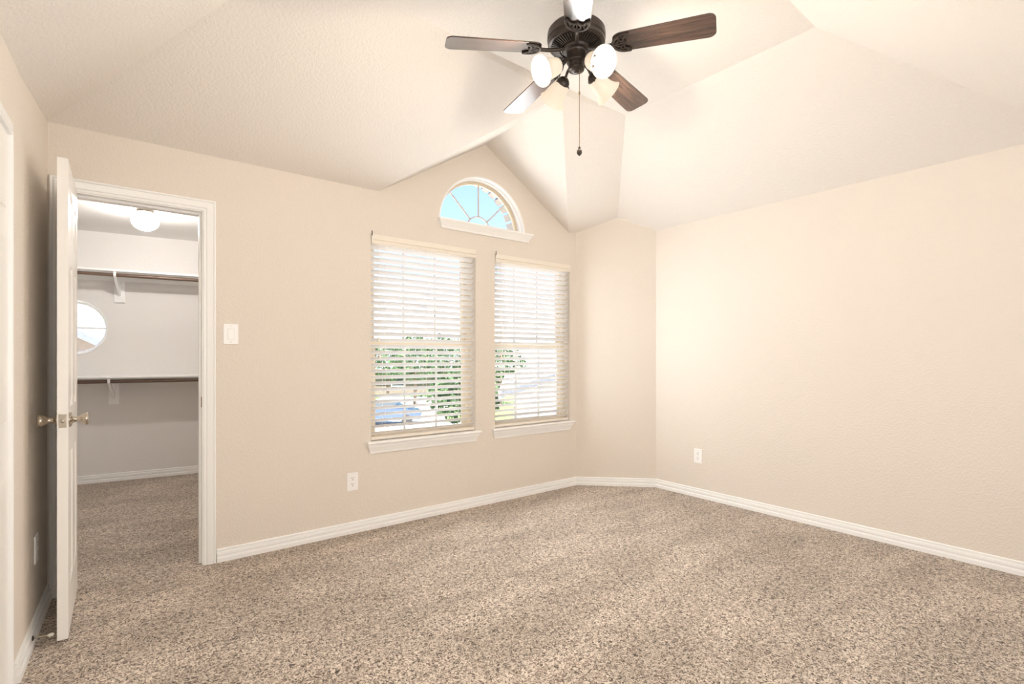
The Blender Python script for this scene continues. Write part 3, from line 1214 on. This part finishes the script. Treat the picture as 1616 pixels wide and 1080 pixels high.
# the iron: arm from the motor, a crescent under the blade's root, scrolls inside
bm = bmesh.new()
zi = -0.005
tube(bm, smooth_path([(0.045, 0, 0.010), (0.085, 0, 0.000), (0.125, 0, -0.005), (0.178, 0, zi)]), [0.0085] * 25, 10)
cres = smooth_path([(0.250, -0.050, zi), (0.215, -0.047, zi), (0.190, -0.034, zi), (0.178, -0.014, zi), (0.176, 0, zi), (0.178, 0.014, zi),
                    (0.190, 0.034, zi), (0.215, 0.047, zi), (0.250, 0.050, zi)])
tube(bm, cres, [0.0052 + 0.0022 * math.sin(math.pi * i / (len(cres) - 1)) for i in range(len(cres))], 8)
inner = smooth_path([(0.250, -0.050, zi), (0.238, -0.036, zi), (0.226, -0.030, zi), (0.222, -0.016, zi), (0.228, 0, zi), (0.222, 0.016, zi), (0.226, 0.030, zi),
                     (0.238, 0.036, zi), (0.250, 0.050, zi)])
tube(bm, inner, 0.0045, 8)
for sg in (-1, 1):
    tube(bm, smooth_path([(0.180, 0, zi), (0.192, sg * 0.010, zi), (0.204, sg * 0.018, zi), (0.216, sg * 0.012, zi), (0.222, sg * 0.016, zi)]), 0.0042, 8)
    tube(bm, smooth_path([(0.196, sg * 0.036, zi), (0.208, sg * 0.028, zi), (0.216, sg * 0.034, zi), (0.226, sg * 0.030, zi)]), 0.0036, 8)
tube(bm, [(0.178, 0, zi), (0.228, 0, zi)], 0.0046, 8)
for x, y in ((0.236, -0.040), (0.228, 0.0), (0.236, 0.040)):
    lathe(bm, [(0, -0.011), (0.004, -0.0105), (0.006, -0.007), (0.006, -0.001)], 12, T(x, y, 0))
bmesh.ops.recalc_face_normals(bm, faces=bm.faces)
iron_me = bpy.data.meshes.new('blade_iron')
bm.to_mesh(iron_me)
bm.free()
for p in iron_me.polygons:
    p.use_smooth = True
iron_me.materials.append(M['bronze'])
for k in range(5):
    o = bpy.data.objects.new('blade', blade_me)
    link(o, fan)
    o.matrix_local = T(0, 0, 2.660 - HF) @ Matrix.Rotation(PH + k * 2 * math.pi / 5, 4, 'Z') @ pitchm()
    i_ = bpy.data.objects.new('blade_iron', iron_me)
    link(i_, o)

# light kit
th = rad(30)
tdir = -FW
shade_prof = [(0.026, 0.0), (0.030, 0.004), (0.036, 0.016), (0.041, 0.035), (0.044, 0.058), (0.048, 0.080), (0.056, 0.098), (0.0675, 0.113)]
shade_in = [(r - 0.003, z + 0.0005) for r, z in reversed(shade_prof)]
for k in range(4):
    base = [(tdir, 1, RT, 1), (RT, 1, tdir, -1), (tdir, -1, RT, -1), (RT, -1, tdir, 1)][k]
    d = (math.cos(th) * base[1] * base[0] + math.sin(th) * base[3] * base[2]).normalized()
    lit = True        # the rear bulb burns dimmer than the other three
    neck = FC + d * 0.098 + Vector((0, 0, 2.563))
    mouth = FC + d * 0.198 + Vector((0, 0, 2.507))
    ax = (mouth - neck).normalized()
    bm = bmesh.new()
    P = smooth_path([FC + d * 0.036 + Vector((0, 0, 2.588)), FC + d * 0.052 + Vector((0, 0, 2.600)), FC + d * 0.070 + Vector((0, 0, 2.592)), neck - ax * 0.012])
    tube(bm, P, 0.0065, 12)
    arm = obj('light_arm', bm, M['bronze'], fan, smooth=50)
    bm = bmesh.new()
    lathe(bm, [(0, -0.016), (0.014, -0.016), (0.022, -0.010), (0.030, 0.0), (0.033, 0.008), (0.033, 0.014), (0.030, 0.014), (0.026, 0.004), (0, 0.002)], 28,
          axis_mat(neck, ax))
    for q in range(3):
        aq = 2 * math.pi * q / 3 + 0.4
        tube(bm, [axis_mat(neck, ax) @ Vector((0.030 * math.cos(aq), 0.030 * math.sin(aq), 0.009)),
                  axis_mat(neck, ax) @ Vector((0.041 * math.cos(aq), 0.041 * math.sin(aq), 0.009))], 0.0028, 8)
    obj('socket_cup', bm, M['bronze'], arm, smooth=40)
    bm = bmesh.new()
    lathe(bm, shade_prof + shade_in, 40, axis_mat(neck, ax), closed=True)
    obj('lamp_shade', bm, M['shade_lit'] if lit else M['shade_off'], arm, smooth=60)
    bm = bmesh.new()
    lathe(bm, [(0, 0.006), (0.012, 0.006), (0.0125, 0.030), (0.017, 0.046), (0.020, 0.060), (0.0185, 0.074), (0.011, 0.084), (0, 0.087)], 24, axis_mat(neck, ax))
    bo = obj('bulb', bm, M['bulb'] if lit else M['bulb_off'], arm, smooth=60)
    if lit:
        bo.visible_shadow = True
        p = neck + ax * 0.099 - WORLD[fan.name]
        pl = lamp('bulb_light', 'POINT', p, LAMP_W * (0.35 if k == 2 else 1.0), LAMP_C, shadow_soft_size=0.034)
        pl.parent = fan

# pull chain of small beads with a turned end
cx = FC + RT * 0.012 + tdir * 0.02
bm = bmesh.new()
tube(bm, [(cx.x, cx.y, 2.563), (cx.x, cx.y, 2.195)], 0.0012, 6)
for i in range(92):
    z = 2.558 - i * 0.0039
    bmesh.ops.create_icosphere(bm, subdivisions=1, radius=0.0020, matrix=T(cx.x, cx.y, z))
pc = obj('pull_chain', bm, M['brass'], fan)
bm = bmesh.new()
lathe(bm, [(0, 2.459), (0.003, 2.457), (0.0042, 2.449), (0.003, 2.441), (0, 2.439)], 14, T(cx.x, cx.y, 0))
obj('chain_connector', bm, M['brass'], pc, smooth=50)
bm = bmesh.new()
lathe(bm, [(0, 2.200), (0.004, 2.199), (0.006, 2.194), (0.005, 2.190), (0.0105, 2.183), (0.0125, 2.174), (0.010, 2.165), (0.005, 2.161), (0.004, 2.158), (0, 2.157)], 20,
      T(cx.x, cx.y, 0))
obj('chain_knob', bm, M['bronze'], pc, smooth=50)

# ---------------------------------------------------------------- outside
GZ = -2.9


def view(px, dist):
    """a ground point seen in the direction of picture column px"""
    l = (px - 808) / 800.243
    v = FW + RT * l
    return Vector((v.x * dist, v.y * dist, GZ))


bm = bmesh.new()
box(bm, (-90, 7.2, GZ - 0.2), (110, 150, GZ))
tag(obj('lawn', bm, M['grass'], loc=(0, 40, GZ)), 'green front lawn seen far below through the blinds', 'lawn', kind='stuff')
bm = bmesh.new()
p = view(670, 27)
dr = Matrix.Translation(p) @ Matrix.Rotation(rad(-32), 4, 'Z')
box(bm, (-40, -9.5, 0), (40, 4.5, 0.03), dr)
o = obj('street', bm, M['concrete'], loc=p)
o['kind'] = 'structure'
bm = bmesh.new()
box(bm, (-8, 7.0, GZ), (26, 19, GZ + 0.04))  # unseen pale slab added below the windows to bounce sunlight up indoors
o = obj('bounce_slab', bm, M['concrete'], loc=(8, 12, GZ))
o['kind'] = 'structure'
bm = bmesh.new()
p2 = view(640, 42)
box(bm, (-3.5, -11, 0.0), (3.5, 10, 0.04), Matrix.Translation(p2) @ Matrix.Rotation(rad(-32), 4, 'Z'))
o = obj('driveway', bm, M['concrete'], loc=p2)
o['kind'] = 'structure'


def house(name, label, p, rz, w, d, hw, hr, wallm, windows):
    h = thing(name, label, 'house', p)
    m = Matrix.Rotation(rz, 4, 'Z')
    bm = bmesh.new()
    A = []
    for x in (-w / 2, w / 2):
        A.append([bm.verts.new(m @ Vector(q)) for q in ((x, -d / 2, 0), (x, d / 2, 0), (x, d / 2, hw), (x, 0, hw + hr), (x, -d / 2, hw))])
    bm.faces.new(A[0])
    bm.faces.new(A[1])
    for i in range(5):
        j = (i + 1) % 5
        bm.faces.new((A[0][i], A[0][j], A[1][j], A[1][i]))
    obj('house_walls', bm, wallm, h, local=True)
    bm = bmesh.new()
    ov = 0.45
    k = hr / (d / 2)
    prof = [(-d / 2 - ov, hw - ov * k), (0, hw + hr), (d / 2 + ov, hw - ov * k), (d / 2 + ov, hw - ov * k + 0.2), (0, hw + hr + 0.22), (-d / 2 - ov, hw - ov * k + 0.2)]
    A = [[bm.verts.new(m @ Vector((x, y, z))) for y, z in prof] for x in (-w / 2 - 0.4, w / 2 + 0.4)]
    for i in range(6):
        j = (i + 1) % 6
        bm.faces.new((A[0][i], A[0][j], A[1][j], A[1][i]))
    bm.faces.new(A[0])
    bm.faces.new(A[1])
    obj('house_roof', bm, M['shingle'], h, local=True)
    for s in (-1, 1):
        bm = bmesh.new()
        y = s * (d / 2 + ov + 0.03)
        box(bm, (-w / 2 - 0.4, y - 0.03, hw - ov * k - 0.05), (w / 2 + 0.4, y + 0.03, hw - ov * k + 0.22), m)
        obj('fascia', bm, M['trim'], h, local=True)
    for (x, z, ww, hh) in windows:
        bm = bmesh.new()
        sweep(bm, [m @ Vector((a, -d / 2 - 0.02, b)) for a, b in rect(x - ww / 2, z, x + ww / 2, z + hh)], [(0, -0.05), (0.1, -0.05), (0.1, 0.05), (0, 0.05)],
              m.to_3x3() @ Vector((0, -1, 0)), closed=True)
        f_ = obj('house_window', bm, M['trim'], h, local=True)
        bm = bmesh.new()
        box(bm, (x - ww / 2 + 0.05, -d / 2 - 0.03, z + 0.05), (x + ww / 2 - 0.05, -d / 2 - 0.01, z + hh - 0.05), m)
        obj('pane', bm, M['glassdark'], f_, local=True)
    return h


house('neighbour_house', 'pale grey neighbouring house with shingle roof seen through the blind by the angled corner',
      FW * 23 + RT * 4.6 + Vector((0, 0, GZ)), YAW, 14, 9, 3.0, 1.5, M['siding'], [(-3, 0.9, 1.4, 1.4), (2, 0.9, 1.4, 1.4)])
house('neighbour_house', 'brick house with grey gabled roof seen through the round closet window',
      Vector((-1.5, 26, GZ)), rad(78), 11, 9, 3.2, 2.5, M['facade'], [(-2.5, 1.0, 1.6, 1.5), (2.0, 1.0, 1.6, 1.5)])
house('neighbour_house', 'brick house across the street behind the trees, seen through the blinds',
      view(640, 62), rad(-35), 18, 10, 2.9, 2.6, M['facade'], [(-5, 0.8, 1.6, 1.5), (0, 0.8, 1.6, 1.5), (5, 0.8, 1.6, 1.5)])


def tree(p, h, r, seed, label):
    rnd = random.Random(seed)
    t = thing('leafy_tree', label, 'tree', p + Vector((0, 0, 0.01)), 'trees along the street')
    bm = bmesh.new()
    tube(bm, [(0, 0, 0.0), (0.03, 0, h * 0.3), (0.0, 0.05, h * 0.62)], [0.16, 0.13, 0.07], 10)
    for i in range(4):
        a = i * 1.7
        tube(bm, [(0, 0, h * 0.35), (0.4 * r * math.cos(a), 0.4 * r * math.sin(a), h * 0.6)], [0.07, 0.03], 7)
    obj('trunk', bm, M['bark'], t, local=True)
    bm = bmesh.new()
    for i in range(900):
        while True:
            q = Vector((rnd.uniform(-1, 1), rnd.uniform(-1, 1), rnd.uniform(-1, 1)))
            if 0.25 < q.length < 1:
                break
        c = Vector((q.x * r, q.y * r, h * 0.64 + q.z * h * 0.36))
        s = rnd.uniform(0.13, 0.26)
        n = Vector((rnd.uniform(-1, 1), rnd.uniform(-1, 1), rnd.uniform(-0.3, 1))).normalized()
        m = axis_mat(c, n, (rnd.uniform(-1, 1), rnd.uniform(-1, 1), rnd.uniform(-1, 1)))
        v = [bm.verts.new(m @ Vector(x)) for x in ((-s, 0, 0), (0, -s * 0.55, 0.03), (s, 0, 0), (0, s * 0.55, 0.03))]
        bm.faces.new(v)
    obj('foliage', bm, M['leaf'], t, local=True, normals=False)


tree(view(735, 23), 3.9, 1.7, 1, 'small leafy tree at the right edge of the view through the nearer window')
tree(view(655, 44), 6.2, 2.2, 2, 'leafy tree across the street, centre of the view through the nearer window')
tree(view(612, 52), 5.6, 2.6, 3, 'leafy tree across the street, leftmost through the nearer window')
tree(view(700, 52), 6.6, 2.4, 4, 'leafy tree across the street, left of the small near tree')
tree(view(789, 44), 5.2, 2.4, 5, 'leafy tree left of the pale neighbouring house')


def car(p, rz, label):
    c = thing('parked_car', label, 'car', p)
    m = Matrix.Rotation(rz, 4, 'Z')
    prof = [(-2.2, 0.35), (-2.2, 0.75), (-2.0, 0.92), (-1.35, 0.98), (-0.85, 1.42), (0.55, 1.45), (1.2, 1.0), (2.0, 0.88), (2.25, 0.65), (2.2, 0.35)]
    bm = bmesh.new()
    A = [[bm.verts.new(m @ Vector((x, y * (0.88 if z > 1.1 else 1), z))) for x, z in prof] for y in (-0.88, 0.88)]
    for i in range(len(prof)):
        j = (i + 1) % len(prof)
        bm.faces.new((A[0][i], A[0][j], A[1][j], A[1][i]))
    bm.faces.new(A[0])
    bm.faces.new(A[1])
    obj('car_body', bm, M['carpaint'], c, local=True)
    bm = bmesh.new()
    for y in (-0.84, 0.84):
        box(bm, (-0.95, y - 0.03, 1.03), (0.75, y + 0.03, 1.36), m)
    obj('car_windows', bm, M['glassdark'], c, local=True)
    for x in (-1.4, 1.4):
        for y in (-0.82, 0.82):
            bm = bmesh.new()
            lathe(bm, [(0, -0.1), (0.30, -0.1), (0.33, -0.06), (0.33, 0.06), (0.30, 0.1), (0, 0.1)], 22, m @ T(x, y, 0.33) @ Matrix.Rotation(rad(90), 4, 'X'))
            obj('wheel', bm, M['tyre'], c, local=True)


car(view(607, 31) + Vector((0, 0, 0.03)), rad(-30), 'blue car parked in the street, left in the view through the nearer window')
